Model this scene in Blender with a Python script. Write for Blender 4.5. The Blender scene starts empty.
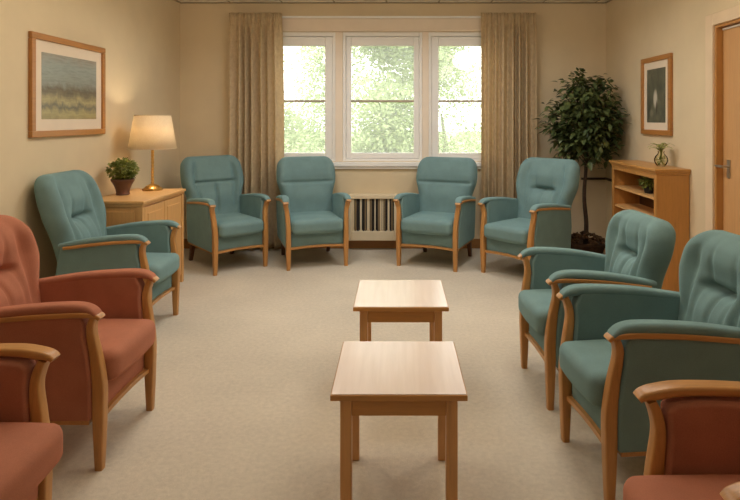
import bpy, bmesh, math, random
from mathutils import Vector, Matrix, noise

C = bpy.context.scene.collection
sc = bpy.context.scene
PI = math.pi
rnd = random.Random(7)

# ---------------------------------------------------------------- camera, world, lights, exposure
cam_d = bpy.data.cameras.new('camera')
cam = bpy.data.objects.new('camera', cam_d)
C.objects.link(cam)
cam.location = (0, 0, 1.5)
cam.rotation_euler = (PI / 2, 0, 0)
cam_d.sensor_width = 36
cam_d.lens = 573 / 740 * 36
cam_d.shift_x = -27 / 740
cam_d.shift_y = -132 / 740
cam_d.clip_start = 0.02
sc.camera = cam

world = bpy.data.worlds.new('overcast_sky')
sc.world = world
world.use_nodes = True
wn = world.node_tree.nodes
wn['Background'].inputs['Color'].default_value = (1.0, 0.985, 0.95, 1)
wn['Background'].inputs['Strength'].default_value = 5.0


def area(name, loc, rot, sx, sy, power, color, portal=False, spread=PI):
    d = bpy.data.lights.new(name, 'AREA')
    d.shape = 'RECTANGLE'
    d.size, d.size_y = sx, sy
    d.energy = power
    d.color = color
    d.spread = spread
    if portal:
        d.cycles.is_portal = True
    o = bpy.data.objects.new(name, d)
    o.location = loc
    o.rotation_euler = rot
    C.objects.link(o)
    return o


WARM = (1.0, 0.91, 0.77)
area('window_portal', (-0.18, 6.80, 1.75), (-PI / 2, 0, 0), 2.95, 1.55, 1, (1, 1, 1), portal=True)
COOL = (0.98, 0.99, 1.0)
for lx in (-0.8, 0.8):
    # unseen area lights at ceiling height, and added warm fill points
    area('unseen_ceiling_light', (lx, 4.95, 2.81), (0, 0, 0), 0.6, 0.6, 17, COOL, spread=math.radians(160))  # added cool pair, stands in for window daylight on seats and floor
    area('unseen_ceiling_light', (lx, 2.6, 2.81), (0, 0, 0), 0.6, 0.6, 5, WARM, spread=math.radians(140))
    for ly, p in ((0.6, 5), (3.4, 23)):  # added fill points, lift the ceiling, upper walls and chair backs
        d = bpy.data.lights.new('warm_fill_light', 'POINT')
        d.energy = p
        d.color = WARM
        d.shadow_soft_size = 0.16
        o = bpy.data.objects.new('warm_fill_light', d)
        o.location = (lx * 1.4, ly, 2.5)
        C.objects.link(o)

sd = bpy.data.lights.new('garden_fill_sun', 'SUN')  # added sun, only brightens the garden trees
sd.energy = 0.9
sd.color = (1, .96, .88)
sd.angle = .05
so_ = bpy.data.objects.new('garden_fill_sun', sd)
so_.rotation_euler = (math.radians(48), 0, math.radians(-15))
C.objects.link(so_)

vs = sc.view_settings
vs.view_transform = 'Standard'
vs.look = 'None'
vs.exposure = 0.0
vs.gamma = 1
vs.use_curve_mapping = False
sc.cycles.max_bounces = 8
sc.cycles.diffuse_bounces = 5
sc.cycles.transparent_max_bounces = 16
sc.cycles.sample_clamp_indirect = 6
sc.cycles.use_denoising = True


# ---------------------------------------------------------------- materials
def srgb(r, g, b):
    def f(c):
        c /= 255
        return c / 12.92 if c <= 0.04045 else ((c + 0.055) / 1.055) ** 2.4
    return (f(r), f(g), f(b), 1)


class NT:
    def __init__(self, name):
        self.m = bpy.data.materials.new(name)
        self.m.use_nodes = True
        self.t = self.m.node_tree
        self.b = self.t.nodes['Principled BSDF']
        self.out = self.t.nodes['Material Output']

    def n(self, kind, **kw):
        nd = self.t.nodes.new(kind)
        for k, v in kw.items():
            if k in nd.inputs:
                nd.inputs[k].default_value = v
            else:
                setattr(nd, k, v)
        return nd

    def l(self, a, b):
        self.t.links.new(a, b)

    def coord(self, scale=(1, 1, 1), kind='Object', rot=(0, 0, 0)):
        tc = self.n('ShaderNodeTexCoord')
        mp = self.n('ShaderNodeMapping')
        mp.inputs['Scale'].default_value = scale
        mp.inputs['Rotation'].default_value = rot
        self.l(tc.outputs[kind], mp.inputs['Vector'])
        return mp.outputs['Vector']

    def noise(self, vec, scale, detail=3, rough=0.55, dist=0):
        nd = self.n('ShaderNodeTexNoise')
        nd.inputs['Scale'].default_value = scale
        nd.inputs['Detail'].default_value = detail
        nd.inputs['Roughness'].default_value = rough
        nd.inputs['Distortion'].default_value = dist
        self.l(vec, nd.inputs['Vector'])
        return nd.outputs['Fac']

    def ramp(self, fac, stops):
        r = self.n('ShaderNodeValToRGB')
        e = r.color_ramp.elements
        while len(e) < len(stops):
            e.new(0.5)
        for i, (p, c) in enumerate(stops):
            e[i].position = p
            e[i].color = c
        self.l(fac, r.inputs['Fac'])
        return r.outputs['Color']

    def bump(self, h, strength, dist=0.01):
        b = self.n('ShaderNodeBump')
        b.inputs['Strength'].default_value = strength
        b.inputs['Distance'].default_value = dist
        self.l(h, b.inputs['Height'])
        self.l(b.outputs['Normal'], self.b.inputs['Normal'])


def mul(c, k):
    return (min(c[0] * k, 1), min(c[1] * k, 1), min(c[2] * k, 1), 1)


def plain(name, col, rough=0.6, var=0.08, scale=8, metal=0.0, bump=0.0, bscale=60, spec=0.5):
    n = NT(name)
    v = n.coord()
    n.l(n.ramp(n.noise(v, scale), [(0.3, mul(col, 1 - var)), (0.7, mul(col, 1 + var))]), n.b.inputs['Base Color'])
    n.b.inputs['Roughness'].default_value = rough
    n.b.inputs['Metallic'].default_value = metal
    n.b.inputs['Specular IOR Level'].default_value = spec
    if bump:
        n.bump(n.noise(v, bscale, 4), bump)
    return n.m


def wood(name, col, axis='z', rough=0.38, contrast=0.22, spec=0.5, coat=0.0):
    n = NT(name)
    s = {'x': (2, 28, 28), 'y': (28, 2, 28), 'z': (28, 28, 2)}[axis]
    v = n.coord(s)
    a = n.noise(v, 1.6, 5, 0.6, 0.6)
    b = n.noise(v, 9, 2)
    mx = n.n('ShaderNodeMath', operation='ADD')
    n.l(a, mx.inputs[0])
    m2 = n.n('ShaderNodeMath', operation='MULTIPLY')
    m2.inputs[1].default_value = 0.35
    n.l(b, m2.inputs[0])
    n.l(m2.outputs[0], mx.inputs[1])
    n.l(n.ramp(mx.outputs[0], [(0.42, mul(col, 1 - contrast)), (0.62, col), (0.88, mul(col, 1 + contrast * 0.7))]), n.b.inputs['Base Color'])
    n.b.inputs['Roughness'].default_value = rough
    n.b.inputs['Specular IOR Level'].default_value = spec
    n.b.inputs['Coat Weight'].default_value = coat
    n.b.inputs['Coat Roughness'].default_value = 0.15
    n.bump(mx.outputs[0], 0.05, 0.003)
    return n.m


def fabric(name, col, var=0.10):
    n = NT(name)
    v = n.coord()
    a = n.noise(v, 350, 2)
    b = n.noise(v, 9, 3)
    mx = n.n('ShaderNodeMix', data_type='FLOAT')
    mx.inputs[0].default_value = 0.45
    n.l(a, mx.inputs[2])
    n.l(b, mx.inputs[3])
    n.l(n.ramp(mx.outputs[0], [(0.3, mul(col, 1 - var * 1.5)), (0.7, mul(col, 1 + var * 1.5))]), n.b.inputs['Base Color'])
    n.b.inputs['Roughness'].default_value = 0.92
    n.b.inputs['Specular IOR Level'].default_value = 0.15
    n.b.inputs['Sheen Weight'].default_value = 0.35
    n.b.inputs['Sheen Roughness'].default_value = 0.45
    n.b.inputs['Sheen Tint'].default_value = mul(col, 2.2)
    n.bump(a, 0.25, 0.002)
    return n.m


def leafy(name, c1, c2, trans=0.35, rough=0.5, scale=6):
    n = NT(name)
    v = n.coord()
    col = n.ramp(n.noise(v, scale, 3), [(0.35, c1), (0.65, c2)])
    n.l(col, n.b.inputs['Base Color'])
    n.b.inputs['Roughness'].default_value = rough
    tr = n.n('ShaderNodeBsdfTranslucent')
    n.l(col, tr.inputs['Color'])
    mx = n.n('ShaderNodeMixShader')
    mx.inputs[0].default_value = trans
    n.l(n.b.outputs[0], mx.inputs[1])
    n.l(tr.outputs[0], mx.inputs[2])
    n.l(mx.outputs[0], n.out.inputs['Surface'])
    return n.m


M = {}
M['wall'] = plain('wall_paint', srgb(220, 201, 167), 0.85, 0.03, 3, bump=0.12, bscale=90, spec=0.25)
M['jamb'] = plain('window_reveal_paint', srgb(240, 224, 204), 0.6, 0.02)
M['white'] = plain('white_gloss_paint', srgb(244, 241, 236), 0.4, 0.02)
M['oak_z'] = wood('oak_upright', srgb(184, 132, 74), 'z', 0.36)
M['oak_y'] = wood('oak_lengthwise', srgb(184, 132, 74), 'y', 0.36)
M['oak_x'] = wood('oak_crosswise', srgb(184, 132, 74), 'x', 0.36)
M['beech_z'] = wood('beech_upright', srgb(212, 162, 102), 'z', 0.4, 0.12)
M['beech_y'] = wood('beech_lengthwise', srgb(218, 168, 108), 'y', 0.32, 0.12)
M['honey_z'] = wood('honey_oak_upright', srgb(184, 130, 68), 'z', 0.42, 0.16)
M['honey_y'] = wood('honey_oak_lengthwise', srgb(194, 140, 76), 'y', 0.34, 0.16)
M['door'] = wood('door_veneer', srgb(202, 154, 102), 'z', 0.45, 0.08)
M['table_wood'] = wood('table_oak', srgb(208, 156, 98), 'z', 0.34, 0.15)
M['table_wood_x'] = wood('table_oak_across', srgb(194, 140, 76), 'x', 0.34, 0.15)
M['skirting'] = wood('skirting_wood', srgb(160, 112, 62), 'x', 0.5, 0.12)
M['frame_wood'] = wood('picture_frame_wood', srgb(176, 120, 62), 'y', 0.34, 0.15)
M['teal'] = fabric('teal_upholstery', srgb(114, 141, 141))
M['red'] = fabric('terracotta_upholstery', srgb(172, 112, 88))
M['dark'] = plain('dark_void', srgb(30, 24, 20), 0.8)
M['mat'] = plain('picture_mount_card', srgb(232, 214, 190), 0.8, 0.02)
M['brass'] = plain('aged_brass', srgb(216, 172, 100), 0.3, 0.12, 30, metal=1.0)
M['steel'] = plain('brushed_steel', srgb(190, 182, 170), 0.3, 0.04, metal=1.0)
M['pot'] = plain('brown_glazed_clay', srgb(96, 64, 48), 0.45, 0.15, 12, bump=0.2, bscale=30)
M['soil'] = plain('dark_soil', srgb(52, 38, 26), 0.95, 0.3, 40, bump=0.6, bscale=60)
M['bark'] = plain('brown_bark', srgb(70, 50, 34), 0.9, 0.3, 30, bump=0.6, bscale=40)
M['leaf_fig'] = leafy('dark_green_leaf', srgb(60, 78, 44), srgb(108, 118, 68), 0.2, 0.45)
M['leaf_bush'] = leafy('bright_bush_leaf', srgb(100, 114, 50), srgb(160, 166, 84), 0.25, 0.5, 20)
M['leaf_pale'] = leafy('pale_frond_leaf', srgb(128, 138, 66), srgb(170, 172, 98), 0.3, 0.5, 20)
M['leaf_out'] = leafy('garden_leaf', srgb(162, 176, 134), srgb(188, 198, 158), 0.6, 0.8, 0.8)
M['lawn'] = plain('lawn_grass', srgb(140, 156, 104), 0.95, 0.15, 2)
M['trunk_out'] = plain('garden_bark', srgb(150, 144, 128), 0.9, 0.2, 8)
M['radiator'] = plain('radiator_enamel', srgb(226, 208, 176), 0.4, 0.02)
M['slot_shade'] = plain('radiator_slot_shade', srgb(44, 36, 34), 0.7)
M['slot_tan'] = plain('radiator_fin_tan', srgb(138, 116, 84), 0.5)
M['cable'] = plain('dark_rail_paint', srgb(58, 42, 28), 0.5)
M['door_strip'] = plain('pale_door_strip', srgb(220, 212, 200), 0.4)


def carpet_mat():
    n = NT('beige_carpet')
    v = n.coord()
    f = n.noise(v, 260, 3, 0.7)
    g = n.noise(v, 40, 3, 0.6)
    h = n.noise(v, 1.3, 3, 0.5)
    a = n.n('ShaderNodeMix', data_type='FLOAT')
    a.inputs[0].default_value = 0.4
    n.l(f, a.inputs[2])
    n.l(g, a.inputs[3])
    b = n.n('ShaderNodeMix', data_type='FLOAT')
    b.inputs[0].default_value = 0.3
    n.l(a.outputs[0], b.inputs[2])
    n.l(h, b.inputs[3])
    col = srgb(204, 192, 173)
    n.l(n.ramp(b.outputs[0], [(0.32, mul(col, 0.72)), (0.68, mul(col, 1.22))]), n.b.inputs['Base Color'])
    n.b.inputs['Roughness'].default_value = 0.97
    n.b.inputs['Specular IOR Level'].default_value = 0.1
    n.b.inputs['Sheen Weight'].default_value = 0.2
    n.bump(a.outputs[0], 0.7, 0.006)
    return n.m


def ceiling_mat():
    n = NT('ceiling_tiles')
    tc = n.n('ShaderNodeTexCoord')
    sp = n.n('ShaderNodeSeparateXYZ')
    n.l(tc.outputs['Object'], sp.inputs[0])
    res = []
    for ax, off in (('X', 0.13), ('Y', 0.12)):
        ad = n.n('ShaderNodeMath', operation='ADD')
        ad.inputs[1].default_value = 60 + off
        n.l(sp.outputs[ax], ad.inputs[0])
        md = n.n('ShaderNodeMath', operation='MODULO')
        md.inputs[1].default_value = 0.6
        n.l(ad.outputs[0], md.inputs[0])
        lt = n.n('ShaderNodeMath', operation='LESS_THAN')
        lt.inputs[1].default_value = 0.02
        n.l(md.outputs[0], lt.inputs[0])
        res.append(lt.outputs[0])
    mx = n.n('ShaderNodeMath', operation='MAXIMUM')
    n.l(res[0], mx.inputs[0])
    n.l(res[1], mx.inputs[1])
    n.l(n.ramp(mx.outputs[0], [(0, srgb(238, 230, 216)), (1, srgb(176, 164, 144))]), n.b.inputs['Base Color'])
    n.b.inputs['Roughness'].default_value = 0.9
    return n.m


def glass_mat(name, tint=(1, 1, 1, 1), haze=0.0, ior=1.45):
    n = NT(name)
    tr = n.n('ShaderNodeBsdfTransparent')
    tr.inputs['Color'].default_value = tint
    gl = n.n('ShaderNodeBsdfGlossy')
    gl.inputs['Roughness'].default_value = 0.03
    fr = n.n('ShaderNodeFresnel')
    fr.inputs['IOR'].default_value = ior
    mx = n.n('ShaderNodeMixShader')
    n.l(fr.outputs[0], mx.inputs[0])
    n.l(tr.outputs[0], mx.inputs[1])
    n.l(gl.outputs[0], mx.inputs[2])
    last = mx.outputs[0]
    if haze:  # pale haze mixed into the pane to veil the garden view
        dt = n.n('ShaderNodeBsdfTranslucent')
        dt.inputs['Color'].default_value = (.9, .9, .88, 1)
        m2 = n.n('ShaderNodeMixShader')
        m2.inputs[0].default_value = haze
        n.l(last, m2.inputs[1])
        n.l(dt.outputs[0], m2.inputs[2])
        last = m2.outputs[0]
    n.l(last, n.out.inputs['Surface'])
    return n.m


def curtain_mat():
    n = NT('linen_curtain')
    v = n.coord((1, 1, 0.8))
    a = n.noise(v, 160, 3, 0.7)
    b = n.noise(v, 30, 3)
    mx = n.n('ShaderNodeMix', data_type='FLOAT')
    mx.inputs[0].default_value = 0.5
    n.l(a, mx.inputs[2])
    n.l(b, mx.inputs[3])
    col = n.ramp(mx.outputs[0], [(0.35, srgb(212, 190, 152)), (0.65, srgb(236, 216, 180))])
    n.l(col, n.b.inputs['Base Color'])
    n.b.inputs['Roughness'].default_value = 0.95
    n.b.inputs['Specular IOR Level'].default_value = 0.1
    tr = n.n('ShaderNodeBsdfTranslucent')
    n.l(col, tr.inputs['Color'])
    ms = n.n('ShaderNodeMixShader')
    ms.inputs[0].default_value = 0.35
    n.l(n.b.outputs[0], ms.inputs[1])
    n.l(tr.outputs[0], ms.inputs[2])
    n.l(ms.outputs[0], n.out.inputs['Surface'])
    n.bump(a, 0.3, 0.003)
    return n.m


def shade_mat():
    n = NT('cream_lamp_shade')
    v = n.coord((1, 1, 1))
    col = n.ramp(n.noise(v, 120, 2), [(0.3, srgb(240, 224, 196)), (0.7, srgb(250, 238, 214))])
    n.l(col, n.b.inputs['Base Color'])
    n.b.inputs['Roughness'].default_value = 0.8
    tr = n.n('ShaderNodeBsdfTranslucent')
    n.l(col, tr.inputs['Color'])
    ms = n.n('ShaderNodeMixShader')
    ms.inputs[0].default_value = 0.5
    n.l(n.b.outputs[0], ms.inputs[1])
    n.l(tr.outputs[0], ms.inputs[2])
    n.l(ms.outputs[0], n.out.inputs['Surface'])
    return n.m


def laminate_mat():
    n = NT('pale_pink_laminate')
    v = n.coord((30, 2, 1))
    n.l(n.ramp(n.noise(v, 1.5, 4), [(0.3, srgb(214, 188, 166)), (0.7, srgb(224, 200, 180))]), n.b.inputs['Base Color'])
    n.b.inputs['Roughness'].default_value = 0.30
    n.b.inputs['Specular IOR Level'].default_value = 0.9
    n.b.inputs['Coat Weight'].default_value = 0.6
    n.b.inputs['Coat Roughness'].default_value = 0.22
    return n.m


def landscape_mat():
    """loose misty landscape, painted on the canvas; object space: y across, z up, centred"""
    n = NT('landscape_painting')
    tc = n.n('ShaderNodeTexCoord')
    sp = n.n('ShaderNodeSeparateXYZ')
    n.l(tc.outputs['Object'], sp.inputs[0])
    wob = n.noise(n.coord((1, 6, 4)), 1.6, 5, 0.65, 0.8)
    w2 = n.n('ShaderNodeMath', operation='MULTIPLY_ADD')
    w2.inputs[1].default_value = 0.16
    n.l(wob, w2.inputs[0])
    n.l(sp.outputs['Z'], w2.inputs[2])
    rg = n.n('ShaderNodeMapRange')
    rg.inputs['From Min'].default_value = -0.20
    rg.inputs['From Max'].default_value = 0.36
    n.l(w2.outputs[0], rg.inputs['Value'])
    base = n.ramp(rg.outputs[0], [(0.0, srgb(150, 136, 92)), (0.16, srgb(176, 162, 112)), (0.24, srgb(120, 116, 96)),
                                  (0.31, srgb(178, 164, 118)), (0.40, srgb(128, 118, 90)), (0.46, srgb(112, 100, 78)),
                                  (0.56, srgb(146, 150, 138)), (0.78, srgb(152, 160, 152)), (1.0, srgb(164, 150, 132))])
    st = n.noise(n.coord((1, 4, 34)), 1.8, 4, 0.6, 0.5)
    mx = n.n('ShaderNodeMix', data_type='RGBA', blend_type='MULTIPLY')
    mx.inputs[0].default_value = 0.45
    n.l(base, mx.inputs[6])
    n.l(n.ramp(st, [(0.36, (0.62, 0.62, 0.6, 1)), (0.55, (1, 1, 1, 1))]), mx.inputs[7])
    n.l(mx.outputs[2], n.b.inputs['Base Color'])
    n.b.inputs['Roughness'].default_value = 0.35
    return n.m


def murky_mat():
    """murky grey-green picture with a small pale upright smudge"""
    n = NT('murky_print')
    tc = n.n('ShaderNodeTexCoord')
    v = tc.outputs['Object']
    base = n.ramp(n.noise(n.coord((1, 3, 2)), 2.2, 5, 0.65, 0.6), [(0.3, srgb(72, 74, 62)), (0.55, srgb(104, 104, 86)), (0.75, srgb(128, 122, 100))])
    cur = base
    for (cy, cz, ry, rz, c, k) in ((0.01, -0.03, 0.05, 0.10, srgb(214, 204, 184), 0.85), (-0.015, -0.11, 0.02, 0.08, srgb(60, 50, 42), 0.8),
                                   (0.09, -0.16, 0.05, 0.04, srgb(150, 142, 120), 0.5)):
        sb = n.n('ShaderNodeVectorMath', operation='SUBTRACT')
        sb.inputs[1].default_value = (0, cy, cz)
        n.l(v, sb.inputs[0])
        ml = n.n('ShaderNodeVectorMath', operation='MULTIPLY')
        ml.inputs[1].default_value = (0, 1 / ry, 1 / rz)
        n.l(sb.outputs[0], ml.inputs[0])
        ln = n.n('ShaderNodeVectorMath', operation='LENGTH')
        n.l(ml.outputs[0], ln.inputs[0])
        f = n.n('ShaderNodeMapRange')
        f.interpolation_type = 'SMOOTHSTEP'
        f.inputs['From Min'].default_value = 0.4
        f.inputs['From Max'].default_value = 1.1
        f.inputs['To Min'].default_value = k
        f.inputs['To Max'].default_value = 0
        n.l(ln.outputs['Value'], f.inputs['Value'])
        mx = n.n('ShaderNodeMix', data_type='RGBA')
        n.l(f.outputs[0], mx.inputs[0])
        n.l(cur, mx.inputs[6])
        mx.inputs[7].default_value = c
        cur = mx.outputs[2]
    n.l(cur, n.b.inputs['Base Color'])
    n.b.inputs['Roughness'].default_value = 0.35
    return n.m


M['carpet'] = carpet_mat()
M['ceiling'] = ceiling_mat()
M['glass'] = glass_mat('window_glass', (0.97, 0.98, 0.97, 1), 0.11)
M['vase_glass'] = glass_mat('greenish_vase_glass', (0.95, 0.95, 0.88, 1), ior=1.15)
M['water'] = glass_mat('vase_water', (0.82, 0.85, 0.66, 1))
M['curtain'] = curtain_mat()
M['shade'] = shade_mat()
M['laminate'] = laminate_mat()
M['landscape'] = landscape_mat()
M['murky'] = murky_mat()


# ---------------------------------------------------------------- mesh helpers
def obj(name, bm, mat, parent=None, smooth=True, bevel=0.0, seg=2, loc=None, angle=35):
    bmesh.ops.recalc_face_normals(bm, faces=bm.faces)
    me = bpy.data.meshes.new(name)
    bm.to_mesh(me)
    bm.free()
    me.materials.append(mat)
    o = bpy.data.objects.new(name, me)
    C.objects.link(o)
    if parent is not None:
        o.parent = parent
    if loc is not None:
        o.location = loc
    if smooth:
        for p in me.polygons:
            p.use_smooth = True
        me.set_sharp_from_angle(angle=math.radians(angle))
    if bevel:
        b = o.modifiers.new('bevel', 'BEVEL')
        b.width = bevel
        b.segments = seg
        b.limit_method = 'ANGLE'
        b.angle_limit = math.radians(40)
        b.harden_normals = True
    return o


def thing(name, label, cat, loc=(0, 0, 0), rotz=0, group=None):
    o = bpy.data.objects.new(name, None)
    o.empty_display_size = 0.1
    C.objects.link(o)
    o.location = loc
    o.rotation_euler = (0, 0, rotz)
    tag(o, label, cat, group)
    return o


def tag(o, label, cat, group=None, kind=None):
    o['label'] = label
    o['category'] = cat
    if group:
        o['group'] = group
    if kind:
        o['kind'] = kind
    return o


def struct(o, label=None, cat=None):
    o['kind'] = 'structure'
    if label:
        o['label'] = label
        o['category'] = cat
    return o


def box(bm, x0, x1, y0, y1, z0, z1):
    vs_ = [bm.verts.new((x, y, z)) for x in (x0, x1) for y in (y0, y1) for z in (z0, z1)]
    for f in ((0, 1, 3, 2), (4, 6, 7, 5), (0, 4, 5, 1), (2, 3, 7, 6), (0, 2, 6, 4), (1, 5, 7, 3)):
        bm.faces.new([vs_[i] for i in f])
    return vs_


def bx(*a):
    bm = bmesh.new()
    if isinstance(a[0], (tuple, list)):
        for q in a:
            box(bm, *q)
    else:
        box(bm, *a)
    return bm


def rounded_box(hx, hy, hz, r, crown=0.0, n=14, centre=(0, 0, 0), bow=0.0):
    """soft cushion: a rounded box whose top and bottom swell a little"""
    bm = bmesh.new()
    bmesh.ops.create_cube(bm, size=2)
    bmesh.ops.subdivide_edges(bm, edges=bm.edges[:], cuts=n, use_grid_fill=True)
    h = (hx, hy, hz)
    for v in bm.verts:
        p = [math.copysign(abs(math.sin(c * PI / 2)) ** 1.0, c) * hh for c, hh in zip(v.co, h)]
        q = [max(-(hh - r), min(hh - r, c)) for c, hh in zip(p, h)]
        d = Vector([a - b for a, b in zip(p, q)])
        if d.length > 1e-9:
            d = d.normalized() * r
        w = Vector(q) + d
        fx, fy = 1 - (w.x / hx) ** 2, 1 - (w.y / hy) ** 2
        w.z += math.copysign(crown, w.z) * max(fx, 0) * max(fy, 0) if abs(w.z) > 1e-4 else 0
        w.y -= bow * max(fx, 0) * (1 if w.y < 0 else 0)
        v.co = w + Vector(centre)
    return bm


def rr_section(w, t, r, k=3):
    """rounded rectangle, points (a, b): a across the width, b along the normal"""
    pts = []
    r = min(r, w / 2 * 0.98, t / 2 * 0.98)
    for cx, cy, a0 in ((w / 2 - r, t / 2 - r, 0), (-w / 2 + r, t / 2 - r, 90), (-w / 2 + r, -t / 2 + r, 180), (w / 2 - r, -t / 2 + r, 270)):
        for i in range(k + 1):
            a = math.radians(a0 + 90 * i / k)
            pts.append((cx + r * math.cos(a), cy + r * math.sin(a)))
    return pts


def catmull(pts, n=6):
    out = []
    P = [pts[0]] + list(pts) + [pts[-1]]
    for i in range(1, len(P) - 2):
        p0, p1, p2, p3 = P[i - 1], P[i], P[i + 1], P[i + 2]
        for j in range(n):
            t = j / n
            out.append(tuple(0.5 * ((2 * b) + (c - a) * t + (2 * a - 5 * b + 4 * c - d) * t * t + (3 * b - a - 3 * c + d) * t ** 3)
                             for a, b, c, d in zip(p0, p1, p2, p3)))
    out.append(tuple(pts[-1]))
    return out


def sweep_side(ctrl, r=0.006, k=3, n=6):
    """sweep along a path in the side plane; ctrl rows: (x, y, z, width, thickness)"""
    rows = catmull(ctrl, n)
    bm = bmesh.new()
    rings = []
    for i, (x, y, z, w, t) in enumerate(rows):
        a = rows[max(i - 1, 0)]
        b = rows[min(i + 1, len(rows) - 1)]
        ty, tz = b[1] - a[1], b[2] - a[2]
        L = math.hypot(ty, tz) or 1
        ny, nz = -tz / L, ty / L
        rings.append([bm.verts.new((x + s, y + ny * q, z + nz * q)) for s, q in rr_section(w, t, r, k)])
    for a, b in zip(rings, rings[1:]):
        m = len(a)
        for i in range(m):
            bm.faces.new((a[i], a[(i + 1) % m], b[(i + 1) % m], b[i]))
    bm.faces.new(rings[0])
    bm.faces.new(rings[-1][::-1])
    return bm


def lathe(profile, seg=32, centre=(0, 0, 0), bm=None, cap=True):
    bm = bm or bmesh.new()
    rings = []
    for r, z in profile:
        rings.append([bm.verts.new((centre[0] + r * math.cos(2 * PI * i / seg), centre[1] + r * math.sin(2 * PI * i / seg), centre[2] + z)) for i in range(seg)])
    for a, b in zip(rings, rings[1:]):
        for i in range(seg):
            bm.faces.new((a[i], a[(i + 1) % seg], b[(i + 1) % seg], b[i]))
    if cap:
        bm.faces.new(rings[0][::-1])
        bm.faces.new(rings[-1])
    return bm


def tube(pts, radii, seg=8, bm=None):
    bm = bm or bmesh.new()
    rings = []
    pts = [Vector(p) for p in pts]
    for i, p in enumerate(pts):
        d = (pts[min(i + 1, len(pts) - 1)] - pts[max(i - 1, 0)]).normalized()
        up = Vector((0, 0, 1)) if abs(d.z) < 0.9 else Vector((1, 0, 0))
        a = d.cross(up).normalized()
        b = d.cross(a)
        r = radii[i] if isinstance(radii, (list, tuple)) else radii
        rings.append([bm.verts.new(p + (a * math.cos(2 * PI * k / seg) + b * math.sin(2 * PI * k / seg)) * r) for k in range(seg)])
    for a, b in zip(rings, rings[1:]):
        for i in range(seg):
            bm.faces.new((a[i], a[(i + 1) % seg], b[(i + 1) % seg], b[i]))
    bm.faces.new(rings[0])
    bm.faces.new(rings[-1])
    return bm


def leaf(bm, p, d, L, W, droop=0.25, up=None):
    """one pointed leaf folded a little along its rib"""
    d = d.normalized()
    up = up or Vector((rnd.uniform(-.4, .4), rnd.uniform(-.4, .4), 1))
    s = d.cross(up)
    if s.length < 1e-3:
        s = d.cross(Vector((1, 0, 0)))
    s.normalize()
    u = s.cross(d).normalized()
    dn = Vector((0, 0, -1))
    P = lambda t, w, h: p + d * (L * t) + s * (W * w) + u * (W * h) + dn * (L * droop * t * t)
    v = [bm.verts.new(P(*q)) for q in ((0, 0, 0), (0.35, -0.5, 0.14), (0.35, 0, 0), (0.35, 0.5, 0.14), (0.7, -0.36, 0.1), (0.7, 0, 0), (0.7, 0.36, 0.1), (1, 0, 0))]
    for f in ((0, 2, 1), (0, 3, 2), (1, 2, 5, 4), (2, 3, 6, 5), (4, 5, 7), (5, 6, 7)):
        bm.faces.new([v[i] for i in f])


def flat_leaf(bm, p, d, L, W):
    d = d.normalized()
    s = d.cross(Vector((rnd.uniform(-.5, .5), rnd.uniform(-.5, .5), 1))).normalized()
    v = [bm.verts.new(q) for q in (p, p + d * L * .5 + s * W * .5, p + d * L, p + d * L * .5 - s * W * .5)]
    bm.faces.new(v)


def leaf_cloud(n, sizes, L, W, centre, bm=None, shell=0.5, lumps=None, simple=False):
    bm = bm or bmesh.new()
    for _ in range(n):
        while True:
            q = Vector((rnd.uniform(-1, 1), rnd.uniform(-1, 1), rnd.uniform(-1, 1)))
            if shell < q.length < 1:
                break
        if lumps:
            c, sz = rnd.choice(lumps)
        else:
            c, sz = centre, sizes
        p = Vector(c) + Vector((q.x * sz[0], q.y * sz[1], q.z * sz[2]))
        d = Vector((q.x, q.y, q.z * 0.6 + rnd.uniform(-.4, .5))) + Vector((rnd.uniform(-.6, .6), rnd.uniform(-.6, .6), 0))
        k = rnd.uniform(0.7, 1.25)
        if simple:
            flat_leaf(bm, p, d, L * k, W * k)
        else:
            leaf(bm, p, d, L * k, W * k, rnd.uniform(0, .4))
    return bm


# ---------------------------------------------------------------- room shell
XL, XR, YB, YF, H = -2.50, 2.41, 6.60, -3.4, 2.83
WX0, WX1, WZ0, WZ1 = -1.624, 1.267, 1.0, 2.49

struct(obj('floor', bx(XL - .2, XR + .2, YF - .2, YB + .2, -0.1, 0), M['carpet'], smooth=False))
struct(obj('ceiling', bx(XL - .2, XR + .2, YF - .2, YB + .2, H, H + .1), M['ceiling'], smooth=False))
struct(obj('wall_left', bx(XL - .2, XL, YF - .2, YB + .2, 0, H), M['wall'], smooth=False))
struct(obj('wall_front', bx(XL, XR, YF - .2, YF, 0, H), M['wall'], smooth=False))
struct(obj('wall_back', bx((XL, WX0, YB, YB + .2, 0, H), (WX1, XR, YB, YB + .2, 0, H),
                           (WX0, WX1, YB, YB + .2, 0, WZ0), (WX0, WX1, YB, YB + .2, WZ1, H)), M['wall'], smooth=False))
DY0, DY1, DZ = 3.42, 4.34, 2.20
struct(obj('wall_right', bx((XR, XR + .2, YF - .2, DY0, 0, H), (XR, XR + .2, DY1, YB + .2, 0, H), (XR, XR + .2, DY0, DY1, DZ, H)), M['wall'], smooth=False))

bb = 0.11
struct(obj('baseboard_back', bx(XL + .016, XR - .016, YB - .016, YB, 0, bb), M['skirting'], bevel=.004))
struct(obj('baseboard_left', bx(XL, XL + .016, YF, YB, 0, bb), M['skirting'], bevel=.004))
struct(obj('baseboard_right', bx((XR - .016, XR, YF, DY0 - .1, 0, bb), (XR - .016, XR, DY1 + .1, YB, 0, bb)), M['skirting'], bevel=.004))
struct(obj('trim_1', bx((XL, XR, YB - .011, YB, H - .011, H), (XL, XL + .022, YF, YB - .022, H - .011, H), (XR - .022, XR, YF, YB - .022, H - .011, H)),
           plain('ceiling_edge_angle', srgb(150, 132, 104), 0.5), smooth=False))
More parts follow.
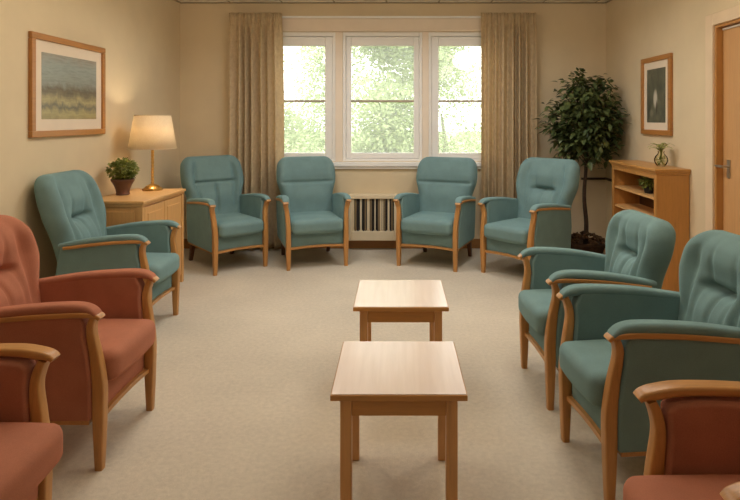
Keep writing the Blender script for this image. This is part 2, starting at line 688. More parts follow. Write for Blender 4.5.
# beige casing band over the window and casing around it
struct(obj('trim_2', bx((WX0 - .09, WX1 + .09, YB - .02, YB, WZ1 + .005, WZ1 + .16), (WX0 - .09, WX1 + .09, YB - .035, YB - .02, WZ1 + .005, WZ1 + .025),
                        (WX0 - .09, WX0, YB - .02, YB, WZ0, WZ1 + .005), (WX1, WX1 + .09, YB - .02, YB, WZ0, WZ1 + .005)), M['jamb'], bevel=.004))
# two beige mullions between the three windows
ml = []
for a, b in ((335.5, 342.7), (422.3, 428.5)):
    x0, x1 = (a - 397) / 86.8, (b - 397) / 86.8
    ml.append((x0, x1))
struct(obj('trim_3', bx((ml[0][0], ml[0][1], YB - .01, YB + .14, WZ0, WZ1)), M['jamb'], bevel=.004))
struct(obj('trim_4', bx((ml[1][0], ml[1][1], YB - .01, YB + .14, WZ0, WZ1)), M['jamb'], bevel=.004))
struct(obj('trim_5', bx((WX0 - .10, WX1 + .10, YB - .05, YB + .10, WZ0 - .055, WZ0 - .005), (WX0 - .08, WX1 + .08, YB - .03, YB, WZ0 - .085, WZ0 - .055)), M['white'], bevel=.006))
# dark thin rail low on the wall in the right back corner
struct(obj('trim_6', bx((2.12, XR, YB - .02, YB, .79, .815), (XR - .02, XR, 5.75, YB - .02, .79, .815)), M['cable'], smooth=False))


def window(name, x0, x1, sl, sr):
    r = bpy.data.objects.new(name, None)
    C.objects.link(r)
    r['kind'] = 'structure'
    y0, y1 = YB + .03, YB + .09
    z0, z1 = WZ0, WZ1
    f = obj('window_frame', bx((x0, x0 + .035, y0 - .02, y1 + .02, z0, z1), (x1 - .035, x1, y0 - .02, y1 + .02, z0, z1),
                               (x0 + .035, x1 - .035, y0 - .02, y1 + .02, z1 - .045, z1), (x0 + .035, x1 - .035, y0 - .02, y1 + .02, z0, z0 + .03)), M['white'], r, bevel=.004)
    a, b, c, d = x0 + sl, x1 - sr, z0 + .095, z1 - .155
    obj('sash', bx((x0 + .037, a, y0, y1, z0 + .032, z1 - .047), (b, x1 - .037, y0, y1, z0 + .032, z1 - .047),
                   (a, b, y0, y1, z0 + .032, c), (a, b, y0, y1, d, z1 - .047)), M['white'], r, bevel=.008, seg=3)
    zm = 1.5 + 17 / 86.8 * 1.0
    obj('glazing_bar', bx(a, b, y0 + .01, y1 - .005, zm - .012, zm + .012), plain('grey_glazing_bar', srgb(176, 160, 142), .5), r, bevel=.003)
    obj('glass_pane', bx(a - .005, b + .005, y0 + .028, y0 + .032, c - .005, d + .005), M['glass'], r, smooth=False)
    return r


window('window_1', WX0, ml[0][0], .09, .125)
window('window_2', ml[0][1], ml[1][0], .095, .098)
window('window_3', ml[1][1], WX1, .12, .09)

# door in the right wall
dr = bpy.data.objects.new('door_1', None)
C.objects.link(dr)
dr['kind'] = 'structure'
obj('door_casing', bx((XR - .022, XR, DY0 - .10, DY0, 0, DZ + .09), (XR - .022, XR, DY1, DY1 + .10, 0, DZ + .09), (XR - .022, XR, DY0, DY1, DZ, DZ + .09)),
    plain('door_casing_paint', srgb(228, 204, 172), .45, .03), dr, bevel=.004)
obj('door_jamb', bx((XR - .005, XR + .19, DY0, DY0 + .022, 0, DZ), (XR - .005, XR + .19, DY1 - .022, DY1, 0, DZ), (XR - .005, XR + .19, DY0 + .022, DY1 - .022, DZ - .022, DZ)),
    M['honey_z'], dr, bevel=.003)
obj('door_leaf', bx(XR + .045, XR + .09, DY0 + .026, DY1 - .026, .01, DZ - .026), M['door'], dr, bevel=.003)
obj('head_strip', bx(XR + .030, XR + .045, DY0 + .05, DY1 - .04, DZ - .042, DZ - .028), M['door_strip'], dr, bevel=.002)  # thin pale strip below the door head
hy, hz = 4.235, 1.14
pl = obj('handle_plate', bx(XR + .036, XR + .045, hy - .018, hy + .018, hz - .085, hz + .05), M['steel'], dr, bevel=.003)
bm = tube([(XR + .04, hy, hz), (XR - .01, hy, hz)], .011, 12)
tube([(XR - .01, hy - .006, hz), (XR - .014, hy + .05, hz), (XR - .008, hy + .088, hz)], [.011, .010, .009], 12, bm)
obj('door_lever', bm, M['steel'], dr)


# ---------------------------------------------------------------- garden outside
struct(obj('ground_outside', bx(-40, 40, YB + .3, 90, -0.7, -0.6), M['lawn'], smooth=False))


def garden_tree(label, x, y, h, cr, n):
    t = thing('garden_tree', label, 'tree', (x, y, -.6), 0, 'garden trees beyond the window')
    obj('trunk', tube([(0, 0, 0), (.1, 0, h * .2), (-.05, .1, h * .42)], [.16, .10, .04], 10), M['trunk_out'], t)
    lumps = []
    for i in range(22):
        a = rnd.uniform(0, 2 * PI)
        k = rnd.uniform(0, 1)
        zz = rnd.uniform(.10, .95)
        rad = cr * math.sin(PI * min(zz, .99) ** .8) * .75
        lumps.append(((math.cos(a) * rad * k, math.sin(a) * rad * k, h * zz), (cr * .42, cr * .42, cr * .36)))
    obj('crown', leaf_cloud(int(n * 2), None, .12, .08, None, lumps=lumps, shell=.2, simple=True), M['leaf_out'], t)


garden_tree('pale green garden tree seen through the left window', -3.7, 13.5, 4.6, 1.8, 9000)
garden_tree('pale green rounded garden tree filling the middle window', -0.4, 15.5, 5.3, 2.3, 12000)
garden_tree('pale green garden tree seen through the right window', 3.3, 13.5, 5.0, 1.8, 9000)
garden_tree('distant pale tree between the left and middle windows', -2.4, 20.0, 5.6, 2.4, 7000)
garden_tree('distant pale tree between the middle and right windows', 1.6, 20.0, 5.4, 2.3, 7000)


# ---------------------------------------------------------------- curtains and rail
def curtain(label, x0, x1, folds, seed, inner):
    t = thing('curtain', label, 'curtain', ((x0 + x1) / 2, YB - .125, 0), 0, 'linen curtains')
    rr = random.Random(seed)
    ph = [rr.uniform(0, 6.28) for _ in range(6)]
    bm = bmesh.new()
    nx, nz = 190, 46
    W = x1 - x0
    top, bot = 2.69, .03
    grid = []
    for j in range(nz + 1):
        v = j / nz
        z = top + (bot - top) * v
        row = []
        for i in range(nx + 1):
            u = i / nx
            uu = u + .018 * math.sin(2 * PI * u * 2.3 + ph[0]) + .010 * math.sin(v * 4 + ph[1] + u * 5) * v
            big = math.sin(2 * PI * folds * uu + ph[2])
            small = math.sin(2 * PI * folds * 2.1 * uu + ph[3])
            amp = .020 + .032 * min(1, v * 5)
            y = amp * big * (1 + .3 * math.sin(u * 7 + ph[4])) + .007 * small * (1 - min(1, v * 1.5) * .5)
            if v < .06:
                y = y * .55 + .006 * math.sin(2 * PI * folds * 4 * u)
            x = (u - .5) * W + .010 * math.cos(2 * PI * folds * uu + ph[5]) + .02 * inner * math.sin(v * 3) * u
            row.append(bm.verts.new((x, y, z)))
        grid.append(row)
    for a, b in zip(grid, grid[1:]):
        for i in range(nx):
            bm.faces.new((a[i], a[i + 1], b[i + 1], b[i]))
    o = obj('curtain_cloth', bm, M['curtain'], t, angle=180)
    s = o.modifiers.new('thickness', 'SOLIDIFY')
    s.thickness = .003
    obj('heading_tape', bx(-W / 2, W / 2, .028, .034, 2.63, 2.685), M['curtain'], t, bevel=.002)


curtain('long beige linen curtain hanging at the left side of the window', (229 - 397) / 88.4, (281 - 397) / 88.4, 7, 3, 1)
curtain('long beige linen curtain hanging at the right side of the window', (481.5 - 397) / 88.4, (536.5 - 397) / 88.4, 7, 11, 0)
rail = thing('curtain_rail', 'thin pale curtain rail running across the top of the window', 'curtain rail', (-.18, YB - .045, 2.655))
obj('rail', bx(-1.70, 1.70, -.010, .010, -.012, .012), M['white'], rail, bevel=.003)
for xx in (-1.55, 0, 1.55):
    obj('bracket', bx(xx - .012, xx + .012, .010, .045, -.015, .010), M['white'], rail, bevel=.002)

# ---------------------------------------------------------------- radiator
rd = thing('radiator', 'cream low radiator with a slatted grille under the middle window', 'radiator', (-.27, 6.50, 0))
rx0, rx1, rz0, rz1 = -.275, .27, .116, .632
obj('casing', bx((rx0, rx0 + .035, -.04, .095, rz0, rz1), (rx1 - .035, rx1, -.04, .095, rz0, rz1), (rx0 + .035, rx1 - .035, -.04, .095, rz1 - .045, rz1),
                 (rx0 + .035, rx1 - .035, -.04, .095, rz0, rz0 + .105), (rx0 + .035, rx1 - .035, .06, .095, rz0 + .1, rz1 - .04)), M['radiator'], rd, bevel=.006)
sl = []
x = rx0 + .035
rr = random.Random(5)
bmw, bmt, bmk = bmesh.new(), bmesh.new(), bmesh.new()
k = 0
while x < rx1 - .05:
    w = rr.choice((.014, .018, .022))
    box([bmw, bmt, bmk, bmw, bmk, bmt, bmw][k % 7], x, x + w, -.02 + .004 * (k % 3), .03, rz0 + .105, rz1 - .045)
    x += w + rr.choice((.001, .006, .012))
    k += 1
obj('grille', bmw, M['radiator'], rd, bevel=.002)
obj('heating_fins', bmt, M['slot_tan'], rd, smooth=False)
obj('grille_shadow_bars', bmk, M['slot_shade'], rd, smooth=False).name = 'slot_shade_bars'  # dark bars imitate the shade in the grille gaps
obj('gap_shade_plate', bx(rx0 + .03, rx1 - .03, .035, .06, rz0 + .1, rz1 - .04), M['slot_shade'], rd, smooth=False)  # dark sheet in place of the shade behind the slats
obj('wall_bracket', bx(rx0 + .10, rx1 - .10, .094, .101, .40, .46), M['radiator'], rd, smooth=False)


# ---------------------------------------------------------------- armchairs
def sstep(a, b, x):
    t = max(0, min(1, (x - a) / (b - a)))
    return t * t * (3 - 2 * t)


def backrest(style, H_, hw0, hw1, rec):
    z0 = .27
    L = H_ - z0
    nu, nv = 64, 84
    bm = bmesh.new()
    T = .062
    us = [math.sin(PI / 2 * (-1 + 2 * i / nu)) for i in range(nu + 1)]
    vs_ = [0.5 + .5 * math.sin(PI / 2 * (-1 + 2 * j / nv)) for j in range(nv + 1)]
    # even out the interior while keeping dense rims
    us = [.45 * a + .55 * (-1 + 2 * i / nu) for i, a in enumerate(us)]
    vs_ = [.45 * a + .55 * (j / nv) for j, a in enumerate(vs_)]
    g = lambda d, s: math.exp(-(d / s) ** 2)

    def hw(z):
        w = hw0 + (hw1 - hw0) * sstep(.64, .84, z)
        w -= .018 * sstep(H_ - .22, H_, z)
        r = .105
        d = z - (H_ - r)
        if d > 0:
            w -= r - math.sqrt(max(r * r - d * d, 0))
        d = (z0 + .04) - z
        if d > 0:
            w -= .04 - math.sqrt(max(.0016 - d * d, 0))
        return w

    def surf(u, v, side):
        z = z0 + L * v
        w = hw(z)
        e = (max(0, 1 - abs(u) ** 7)) ** .42 * (max(0, 1 - abs(2 * v - 1) ** 16)) ** .42
        x = u * w
        thick = T * (1 - .25 * sstep(.9, H_, z))
        if side < 0:
            up = sstep(.62, .80, z) * (1 - .35 * sstep(H_ - .12, H_, z))
            d = thick
            d += .040 * sstep(.52, .90, abs(u)) * up           # side wings come forward
            d += .018 * g(z - .66, .10)                        # lumbar swell
            zc = .60 + (H_ - .60) * (.39 if style == 'crease' else .44 if style == 'panel' else .375)
            if style == 'crease':
                d -= .022 * g(z - (zc + .01), .014) * (1 - sstep(.8, .97, abs(u)))
                d += .012 * sstep(zc + .015, zc + .10, z)
            elif style == 'panel':
                inside = 1 - sstep(.60, .72, abs(u))
                d -= .026 * g(z - zc, .014) * inside
                d -= .034 * g(u * w, .012) * (1 - sstep(zc - .03, zc, z)) * sstep(.45, .55, z)
                d -= .024 * g(abs(u) - .64, .06) * sstep(.5, .6, z) * (1 - sstep(H_ - .14, H_ - .05, z))
            else:
                dip = 1 - sstep(.20, .52, abs(u))
                d -= .044 * g(z - zc, .018) * dip
                d -= .028 * g(z - zc, .07) * dip
                below = sstep(zc - .26, zc - .02, z) * (1 - sstep(zc - .01, zc + .01, z))
                above = (1 - sstep(zc + .06, zc + .24, z)) * sstep(zc - .01, zc + .01, z)
                for k in (-.30, .30) if z > zc else (-.38, 0, .38):
                    d -= (.010 if z > zc else .010 if k else .019) * g((u - k * (1 if z < zc else .9)) * w, .012) * (below + above * .9)
                d -= .020 * g(abs(u) - .62, .08) * sstep(.52, .64, z) * (1 - sstep(H_ - .16, H_ - .04, z))
                d += .010 * sstep(zc + .05, zc + .14, z) * (1 - abs(u) ** 2)
            y = -d * e
        else:
            y = thick * .9 * e
        yy = y + .505 + math.tan(rec) * (z - .45) + .05 * max(0, z - .85)
        zz = z + (-y) * math.sin(rec) * .6 * -1 * (-1)
        return (x, yy, zz)

    F = [[None] * (nu + 1) for _ in range(nv + 1)]
    B = [[None] * (nu + 1) for _ in range(nv + 1)]
    for j, v in enumerate(vs_):
        for i, u in enumerate(us):
            F[j][i] = bm.verts.new(surf(u, v, -1))
            if i in (0, nu) or j in (0, nv):
                B[j][i] = F[j][i]
            else:
                B[j][i] = bm.verts.new(surf(u, v, 1))
    for j in range(nv):
        for i in range(nu):
            bm.faces.new((F[j][i], F[j][i + 1], F[j + 1][i + 1], F[j + 1][i]))
            bm.faces.new((B[j][i], B[j + 1][i], B[j + 1][i + 1], B[j][i + 1]))
    return bm


def armchair(label, loc, deg, mat, pw=.26, H_=1.06, style='tuft', wooden=False, bw=.31, depth=1.12, rec=13, group='armchairs set round the room'):
    t = thing('armchair', label, 'armchair', (loc[0], loc[1], 0), math.radians(deg), group)
    rec = math.radians(rec)
    wz, wy, wx = M['oak_z'], M['oak_y'], M['oak_x']
    for s in (-1, 1):
        X = s * pw
        # front leg runs up into the arm
        obj('leg', sweep_side([(X, .012, 0, .036, .032), (X, .012, .10, .042, .040), (X, .012, .22, .046, .048), (X, .012, .36, .046, .050), (X + s * .004, .024, .48, .044, .042),
                               (X + s * .012, .037, .57, .044, .034), (X + s * .022, .034, .62, .046, .032), (X + s * .028, .018, .662, .050, .026)], .007), wz, t)
        obj('leg', sweep_side([(X * .86, .62, 0, .034, .036), (X * .88, .575, .12, .040, .044), (X * .88, .545, .26, .042, .046), (X * .88, .545, .34, .042, .046)], .006),
            M['oak_dark'], t)
        # arm: upholstered side panel, wooden rail, padded top
        rx = X + s * .028
        if wooden:
            obj('arm_rail', sweep_side([(rx, -.018, .664, .050, .018), (rx, .000, .676, .056, .024), (rx, .04, .684, .060, .030), (rx, .12, .694, .062, .028), (rx, .28, .688, .060, .028),
                                        (rx, .48, .660, .056, .032)], .010, 4), wy, t)
            top, lift = .668, -.012
        else:
            ro = s * .020
            obj('arm_rail', sweep_side([(rx, -.010, .654, .050, .016), (rx, .006, .666, .052, .020), (rx + ro * .7, .05, .674, .040, .022), (rx + ro, .13, .672, .024, .022), (rx + ro, .28, .660, .024, .022),
                                        (rx + ro, .50, .630, .024, .022)], .006, 3), wy, t)
            obj('arm_pad', sweep_side([(rx - s * .002, .002, .661, .052, .010), (rx - s * .002, .018, .678, .062, .026), (rx - s * .007, .06, .692, .070, .040), (rx - s * .010, .14, .694, .074, .044),
                                       (rx - s * .010, .30, .680, .074, .044), (rx - s * .010, .44, .656, .072, .042), (rx - s * .010, .53, .640, .066, .036)], .019, 5), mat, t)
            top, lift = .655, .024
        bm = bmesh.new()
        prof = [(.036, .215), (.038, .40), (.048, .50), (.060, .58), (.056, top - .02), (.082, top + .008 + lift), (.16, top + .016 + lift), (.30, top + .004 + lift), (.50, top - .024 + lift), (.53, top - .036 + lift),
                (.56, .45), (.55, .215)]
        fl = lambda z: X + s * (.002 + .020 * sstep(.40, .66, z))
        a = [bm.verts.new((fl(z) - s * .040, y, z)) for y, z in prof]
        b = [bm.verts.new((fl(z) + s * .030, y, z)) for y, z in prof]
        bm.faces.new(a)
        bm.faces.new(b[::-1])
        for i in range(len(prof)):
            k = (i + 1) % len(prof)
            bm.faces.new((a[i], a[k], b[k], b[i]))
        obj('side_panel', bm, mat, t, bevel=.015, seg=4)
    w = pw - .030
    fw = .055 if wooden else 0
    obj('seat_base', rounded_box(w + .004, .255, .078, .014, centre=(0, .285 - fw * .5, .292), n=6), mat, t)
    obj('seat_cushion', rounded_box(w, .262, .068, .042, crown=.018, centre=(0, .224 - fw, .418), bow=.012, n=18), mat, t)
    # seat rail with a gentle arch, front, and the two side rails
    bm = bmesh.new()
    n = 16
    ring = []
    for i in range(n + 1):
        u = -1 + 2 * i / n
        zz = .196 + .012 * (1 - u * u)
        ring.append([bm.verts.new((u * (pw - .015), y, zz + dz)) for y, dz in ((.010, 0), (.010, .022), (.040, .022), (.040, 0))])
    for a, b in zip(ring, ring[1:]):
        for k in range(4):
            bm.faces.new((a[k], a[(k + 1) % 4], b[(k + 1) % 4], b[k]))
    bm.faces.new(ring[0])
    bm.faces.new(ring[-1][::-1])
    for s in (-1, 1):
        box(bm, s * pw - .02, s * pw + .02, .05, .56, .196, .216)
    box(bm, -pw + .02, pw - .02, .53, .555, .196, .216)
    obj('seat_rail', bm, wx, t, bevel=.003)
    sc_ = pw / .26
    obj('backrest', backrest(style, H_, .87 * bw, bw, rec), mat, t, angle=180)
    for ch in t.children:
        for v in ch.data.vertices:
            if v.co.y > .09:
                v.co.y = .09 + (v.co.y - .09) * depth
    return t


M['oak_dark'] = wood('dark_rear_leg', srgb(96, 58, 34), 'z', 0.45)  # darker oak tone for the rear legs
TE, RE = M['teal'], M['red']
armchair('teal armchair in the back left corner, T-shaped seams in its back, beside the sideboard', (-1.525, 5.62), 40, TE, .262, 1.09, 'panel', bw=.335, depth=1.24)
armchair('teal armchair with one straight seam across its back, left of the radiator', (-.79, 5.72), 19, TE, .29, 1.07, 'crease', bw=.325, depth=1.14)
armchair('teal armchair with one straight seam across its back, right of the radiator', (.29, 5.70), -23, TE, .30, 1.065, 'crease', bw=.345, depth=1.12)
armchair('teal armchair in the back right corner, angled in front of the tall indoor tree', (1.01, 5.35), -49, TE, .275, 1.09, 'tuft', bw=.345, depth=1.15)
armchair('teal armchair against the left wall, between the sideboard and the terracotta chairs', (-1.675, 4.12), 90, TE, .25, 1.11, 'tuft', bw=.31, depth=1.12, rec=14)
armchair('terracotta armchair next to the left teal armchair, with tufted back and padded arms', (-1.258, 2.70), 90, RE, .25, 1.01, 'tuft', bw=.315, depth=1.24)
armchair('terracotta armchair at the bottom left corner, cut off by the frame, wooden arm top', (-1.205, 1.72), 90, RE, .245, 1.02, 'tuft', True, depth=1.2)
armchair('teal armchair on the right in front of the bookcase, behind the nearer teal one', (.765, 3.20), -87, TE, .245, .955, 'tuft', bw=.295, depth=1.05)
armchair('teal armchair on the right, between its teal twin and the terracotta chair', (.79, 2.44), -85, TE, .225, .975, 'tuft', bw=.30, depth=1.22)
armchair('terracotta armchair at the bottom right corner, cut off by the frame', (.735, 1.478), -90, RE, .205, 1.02, 'tuft', True, depth=1.2)


# ---------------------------------------------------------------- tables
def table(label, x0, x1, y0, y1, h=.5):
    cx, cy = (x0 + x1) / 2, (y0 + y1) / 2
    t = thing('coffee_table', label, 'coffee table', (cx, cy, 0), 0, 'low square tables')
    a, b = (x1 - x0) / 2, (y1 - y0) / 2
    top = obj('table_top', bx(-a, a, -b, b, h - .024, h - .003), M['table_wood_x'], t, bevel=.003)
    obj('laminate_surface', bx(-a + .004, a - .004, -b + .004, b - .004, h - .003, h), M['laminate'], top, bevel=.001)
    i, w = .034, .042
    for sx in (-1, 1):
        for sy in (-1, 1):
            xx, yy = sx * (a - i - w / 2), sy * (b - .022 - w / 2)
            obj('leg', bx(xx - w / 2, xx + w / 2, yy - w / 2, yy + w / 2, 0, h - .024), M['table_wood'], t, bevel=.003)
    q = a - i - w
    p = b - .022 - w
    obj('apron', bx((-q, q, -b + .030, -b + .050, h - .092, h - .024), (-q, q, b - .050, b - .030, h - .092, h - .024),
                    (-a + i + .008, -a + i + .028, -p, p, h - .092, h - .024), (a - i - .028, a - i - .008, -p, p, h - .092, h - .024)), M['table_wood_x'], t, bevel=.002)


table('low square wooden table with pale top, the nearer of the two in the middle', -.242, .256, 2.07, 2.57)
table('low square wooden table with pale top, the farther one, behind its twin', -.233, .275, 3.03, 3.54)

# ---------------------------------------------------------------- sideboard on the left
sb = thing('sideboard', 'light oak sideboard against the left wall carrying the lamp', 'sideboard', (-1.985, 4.465, 0), math.radians(-2))
SD, SL, SH = .47, .82, .85     # depth (towards -x), length (+y), height
obj('carcass', bx((-SD, -.02, .02, SL - .02, .06, SH - .045)), M['beech_z'], sb, bevel=.003)
obj('plinth', bx(-SD + .02, -.04, .04, SL - .04, 0, .06), M['honey_y'], sb, bevel=.002)
obj('top', bx((-SD - .0, .012, -.0, SL, SH - .024, SH), (-SD + .0, .0, .008, SL - .008, SH - .045, SH - .024)), M['beech_y'], sb, bevel=.005)
obj('corner_post', bx(-.05, -.004, .012, .05, .0, SH - .046), M['beech_z'], sb, bevel=.004)
obj('corner_post', bx(-.05, -.004, SL - .05, SL - .012, .0, SH - .046), M['beech_z'], sb, bevel=.004)
obj('end_panel', bx(-SD + .045, -.07, .012, .02, .12, SH - .085), M['beech_z'], sb, bevel=.003)
dz0 = SH - .055
for i in range(2):
    y0 = .055 + i * (SL - .11) / 2
    y1 = y0 + (SL - .11) / 2 - .006
    d = obj('door', bx((-.02, -.006, y0, y1, .075, dz0)), M['beech_z'], sb, bevel=.004)
    obj('door_panel', bx(-.008, -.001, y0 + .05, y1 - .05, .13, dz0 - .055), M['beech_z'], d, bevel=.005)

# potted bush
pb = thing('potted_plant', 'small leafy green bush in a brown clay pot on the sideboard', 'potted plant', (-2.325, 4.86, SH))
obj('pot', lathe([(.050, 0), (.056, .006), (.052, .02), (.058, .05), (.072, .085), (.088, .112), (.094, .122), (.094, .135), (.085, .137), (.078, .12), (.05, .118)], 36), M['pot'], pb)
obj('soil', lathe([(.076, .115), (.074, .124), (.04, .128)], 24), M['soil'], pb)
bm = bmesh.new()
for i in range(16):
    a = rnd.uniform(0, 6.28)
    r_ = rnd.uniform(.03, .09)
    tube([(0, 0, .12), (r_ * .6 * math.cos(a), r_ * .6 * math.sin(a), .17), (r_ * math.cos(a), r_ * math.sin(a), .24)], [.003, .002, .001], 5, bm)
obj('stems', bm, M['bark'], pb)
obj('foliage', leaf_cloud(1500, (.118, .118, .085), .026, .017, (0, 0, .215), shell=.35), M['leaf_bush'], pb)

# table lamp
LX, LY = -2.205, 5.17
lp = thing('table_lamp', 'brass table lamp with a lit cream shade on the sideboard', 'lamp', (LX, LY, SH))
obj('base', lathe([(.082, 0), (.088, .006), (.086, .016), (.074, .022), (.066, .026), (.060, .036), (.046, .044), (.032, .050), (.020, .056)], 36), M['brass'], lp)
prof = [(.014, .05)]
z = .06
while z < .42:
    prof += [(.011, z), (.015, z + .012), (.011, z + .024)]
    z += .03
prof += [(.012, .43), (.018, .445), (.018, .47), (.010, .475)]
obj('stem', lathe(prof, 20), M['brass'], lp)
s0, s1, zb, zt = .205, .155, .375, .675
bm = lathe([(s0, zb), (s1, zt)], 56, cap=False)
so = obj('lamp_shade', bm, M['shade'], lp)
sm = so.modifiers.new('thickness', 'SOLIDIFY')
sm.thickness = .002
bm = lathe([(s0 + .002, zb - .002), (s0 + .003, zb + .006), (s0 - .003, zb + .006), (s0 - .003, zb - .002)], 56, cap=False)
lathe([(s1 + .002, zt - .006), (s1 + .003, zt + .002), (s1 - .003, zt + .002), (s1 - .003, zt - .006)], 56, bm=bm, cap=False)
obj('shade_trim', bm, M['shade'], so)
bm = bmesh.new()
for k in range(3):
    a = k * 2 * PI / 3
    tube([(.01 * math.cos(a), .01 * math.sin(a), .48), (.05 * math.cos(a), .05 * math.sin(a), .60), (s1 * math.cos(a), s1 * math.sin(a), zt - .003)], .002, 6, bm)
obj('shade_carrier', bm, M['brass'], lp)
bulb = NT('glowing_bulb')
bulb.b.inputs['Base Color'].default_value = (1, .9, .7, 1)
bulb.b.inputs['Emission Color'].default_value = (1, .72, .38, 1)
bulb.b.inputs['Emission Strength'].default_value = 20
obj('bulb', lathe([(.010, .475), (.016, .49), (.028, .52), (.030, .54), (.022, .56), (.004, .57)], 20), bulb.m, lp)
ld = bpy.data.lights.new('lamp_light', 'POINT')
ld.energy = 21
ld.color = (1.0, .84, .62)
ld.shadow_soft_size = .035
lo = bpy.data.objects.new('lamp_light', ld)
lo.location = (LX, LY, SH + .54)
C.objects.link(lo)

# ---------------------------------------------------------------- bookcase on the right
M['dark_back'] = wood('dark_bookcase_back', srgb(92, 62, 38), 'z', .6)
bc = thing('bookcase', 'honey oak open bookcase with shelves standing against the right wall', 'bookcase', (2.145, 4.71, 0))
BD, BL, BH = .26, .98, 1.08     # depth towards +x, length +y
obj('side_panel', bx(0, BD, 0, .035, 0, BH - .05), M['honey_z'], bc, bevel=.003)
obj('side_panel', bx(0, BD, BL - .035, BL, 0, BH - .05), M['honey_z'], bc, bevel=.003)
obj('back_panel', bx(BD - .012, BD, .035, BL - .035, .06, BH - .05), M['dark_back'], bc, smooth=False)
obj('face_frame', bx((-.012, 0, 0, .05, 0, BH - .05), (-.012, 0, BL - .05, BL, 0, BH - .05), (-.012, 0, .05, BL - .05, BH - .085, BH - .05), (-.012, 0, .05, BL - .05, 0, .07)), M['honey_z'], bc, bevel=.002)
obj('top', bx((-.016, BD, -.006, BL + .006, BH - .052, BH - .036), (-.024, BD, -.014, BL + .014, BH - .036, BH - .020), (-.034, BD, -.022, BL + .022, BH - .020, BH)), M['honey_y'], bc, bevel=.004)
for zz in (.835, .655, .46, .26, .07):
    obj('shelf', bx(.004, BD - .012, .035, BL - .035, zz - .02, zz), M['beech_y'], bc, bevel=.002)

# vase on the bookcase
vz = thing('vase', 'small round glass vase of pale fern sprigs on top of the bookcase', 'vase', (2.295, 4.98, BH + .001))
obj('glass_body', lathe([(.030, 0), (.034, .003), (.046, .02), (.056, .045), (.056, .065), (.046, .088), (.028, .108), (.024, .122), (.030, .132), (.027, .132), (.021, .122), (.025, .108),
                         (.043, .087), (.053, .065), (.053, .045), (.043, .021), (.030, .008)], 36), M['vase_glass'], vz)
bm = bmesh.new()
for i in range(12):
    a = rnd.uniform(0, 6.28)
    tube([(.03 * math.cos(a), .03 * math.sin(a), .012), (-.01 * math.cos(a), -.01 * math.sin(a), .07), (.012 * math.cos(a + 1), .012 * math.sin(a + 1), .14)], .003, 6, bm)
leaf_cloud(34, (.036, .036, .03), .03, .014, (0, 0, .052), bm=bm, shell=.1)
obj('stems', bm, M['leaf_pale'], vz)
bm = bmesh.new()
for i in range(13):
    a = i * 2 * PI / 13 + rnd.uniform(-.2, .2)
    rr_ = rnd.uniform(.05, .115)
    hh = rnd.uniform(.03, .075)
    prev = Vector((0, 0, .128))
    for k in range(1, 9):
        f = k / 8
        p = Vector((rr_ * f * math.cos(a), rr_ * f * math.sin(a), .128 + hh * math.sin(f * 1.9)))
        dd = p - prev
        for s in (-1, 1):
            sd = Vector((-math.sin(a) * s, math.cos(a) * s, .2))
            leaf(bm, prev, dd.normalized() * .8 + sd * .8, .032 * (1.15 - f * .6), .012, .2)
        prev = p
    leaf(bm, prev, dd, .03, .012)
obj('fern_sprigs', bm, M['leaf_pale'], vz)

# little plant on the top shelf
sp_ = thing('shelf_plant', 'small dark green plant in a black pot on the upper bookcase shelf', 'potted plant', (2.225, 5.06, .836))
obj('pot', lathe([(.035, 0), (.045, .05), (.048, .06), (.042, .06), (.038, .05)], 24), M['dark'], sp_)
obj('foliage', leaf_cloud(260, (.065, .065, .05), .035, .018, (0, 0, .10), shell=.2), M['leaf_bush'], sp_)


# ---------------------------------------------------------------- pictures
def picture(label, xw, s, y0, y1, z0, z1, fw, mw, art, artname):
    """framed picture on a side wall; s = +1 when it faces +x"""
    cy, cz = (y0 + y1) / 2, (z0 + z1) / 2
    t = thing('framed_picture', label, 'picture', (xw, cy, cz))
    a, b = (y1 - y0) / 2, (z1 - z0) / 2
    d = .03 * s

    def bb_(x0, x1, *r):
        return (min(x0, x1), max(x0, x1)) + r
    obj('frame', bx(bb_(.001 * s, d, -a, a, b - fw, b), bb_(.001 * s, d, -a, a, -b, -b + fw), bb_(.001 * s, d, -a, -a + fw, -b + fw, b - fw), bb_(.001 * s, d, a - fw, a, -b + fw, b - fw)),
        M['frame_wood'], t, bevel=.005, seg=3)
    obj('mount', bx(bb_(.004 * s, .014 * s, -a + fw, a - fw, -b + fw, b - fw)), M['mat'], t, smooth=False)
    obj(artname, bx(bb_(.014 * s, .016 * s, -a + fw + mw, a - fw - mw, -b + fw + mw, b - fw - mw)), art, t, smooth=False)


picture('large wood framed misty landscape painting on the left wall above the armchairs', XL, 1, 3.88, 4.86, 1.365, 2.09, .045, .082, M['landscape'], 'landscape_painting')
picture('small wood framed murky picture on the right wall above the bookcase', XR, -1, 5.00, 5.60, 1.345, 2.07, .045, .068, M['murky'], 'dark_print')

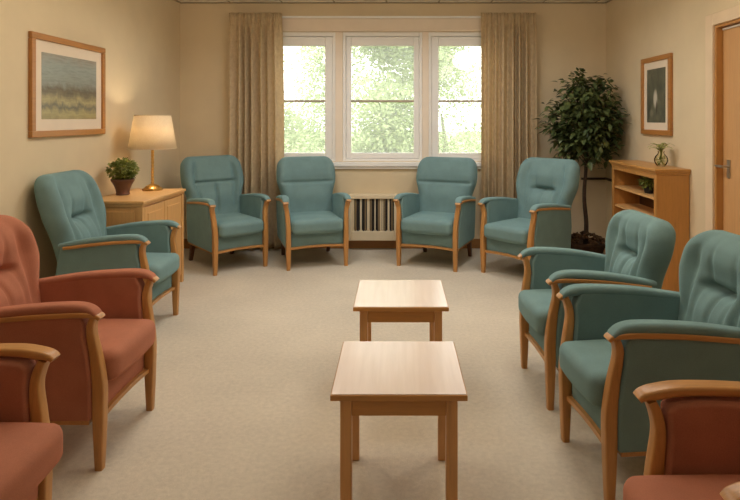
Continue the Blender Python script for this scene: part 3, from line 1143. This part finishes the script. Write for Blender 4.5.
# ---------------------------------------------------------------- indoor tree in the back right corner
TX, TY = 2.03, 6.18
tr = thing('indoor_tree', 'tall leafy dark green indoor tree in the back right corner', 'indoor tree', (TX, TY, .06))
obj('tray', bx(-.30, .30, -.32, .30, -.06, -.02), M['honey_y'], tr, bevel=.006)
obj('planter', lathe([(.16, -.02), (.18, .0), (.20, .06), (.215, .10), (.20, .115), (.18, .09), (.10, .085)], 28), M['bark'], tr)
obj('trunk', tube(catmull([(0, 0, .06), (.012, 0, .3), (-.008, .01, .6), (.01, 0, .95), (0, .01, 1.35), (-.03, 0, 1.75)], 5), [.026 - .0006 * i for i in range(26)], 10), M['bark'], tr)
bm = bmesh.new()
tips = []
for i in range(44):
    a = i * 2.4
    h_ = (i + .5) / 44
    z0_ = .93 + .57 * h_
    r_ = (.34 * math.sqrt(max(0, 1 - (1.9 * h_ - .86) ** 2)) + .05) * rnd.uniform(.75, 1.05)
    dx, dy = max(-.42, min(math.cos(a) * r_, .30)), min(math.sin(a) * r_ * .92, .26)
    zt_ = 1.09 + .74 * h_ + rnd.uniform(-.04, .05)
    p = [(0, 0, z0_), (dx * .5, dy * .5, (z0_ + zt_) / 2 + .04), (dx, dy, zt_)]
    tube(catmull(p, 3), .005, 5, bm)
    tips.append(p)
obj('branches', bm, M['bark'], tr)
bm = bmesh.new()
for p in tips:
    for k in range(62):
        f = rnd.uniform(.35, 1.05)
        q = Vector([p[0][c] + (p[2][c] - p[0][c]) * f for c in range(3)]) + Vector((rnd.gauss(0, .05), rnd.gauss(0, .05), rnd.gauss(0, .055)))
        q.x = min(q.x, XR - TX - .10)
        q.y = min(q.y, YB - TY - .12)
        d = Vector((p[2][0] + rnd.uniform(-.3, .3), p[2][1] + rnd.uniform(-.3, .3), rnd.uniform(-.25, .25)))
        dl = d.normalized() * .06
        if q.x + dl.x > XR - TX - .02 or q.y + dl.y > YB - TY - .02:
            d.x, d.y = -abs(d.x), -abs(d.y)
        leaf(bm, q, d, rnd.uniform(.055, .10), rnd.uniform(.035, .055), .3)
for (x_, z_) in ((-.05, 1.91), (-.09, 1.87), (-.02, 1.84), (.10, 1.82), (.18, 1.84), (.05, 1.78), (-.04, 1.78), (.12, 1.78)):
    for k in range(14):
        leaf(bm, Vector((x_ + rnd.gauss(0, .03), rnd.gauss(0, .04), z_ + rnd.gauss(0, .03))), Vector((rnd.uniform(-1, 1), rnd.uniform(-1, .6), rnd.uniform(-.2, .5))), .07, .038, .2)
obj('foliage', bm, M['leaf_fig'], tr)
# bark and dry leaf litter heaped over the planter
bm = bmesh.new()
for i in range(60):
    a, r_ = rnd.uniform(0, 6.28), .22 * math.sqrt(rnd.random())
    c = Vector((r_ * math.cos(a), r_ * math.sin(a), .10 + .10 * (1 - r_ / .22) + rnd.uniform(-.01, .03)))
    d = Vector((rnd.uniform(-1, 1), rnd.uniform(-1, 1), rnd.uniform(-.4, .4))).normalized() * rnd.uniform(.02, .06)
    tube([c - d, c, c + d], [.006, rnd.uniform(.010, .02), .005], 6, bm)
lt = obj('bark_litter', bm, plain('dry_bark_litter', srgb(96, 70, 46), .9, .4, 20, bump=.5), tr)
lt['kind'] = 'stuff'
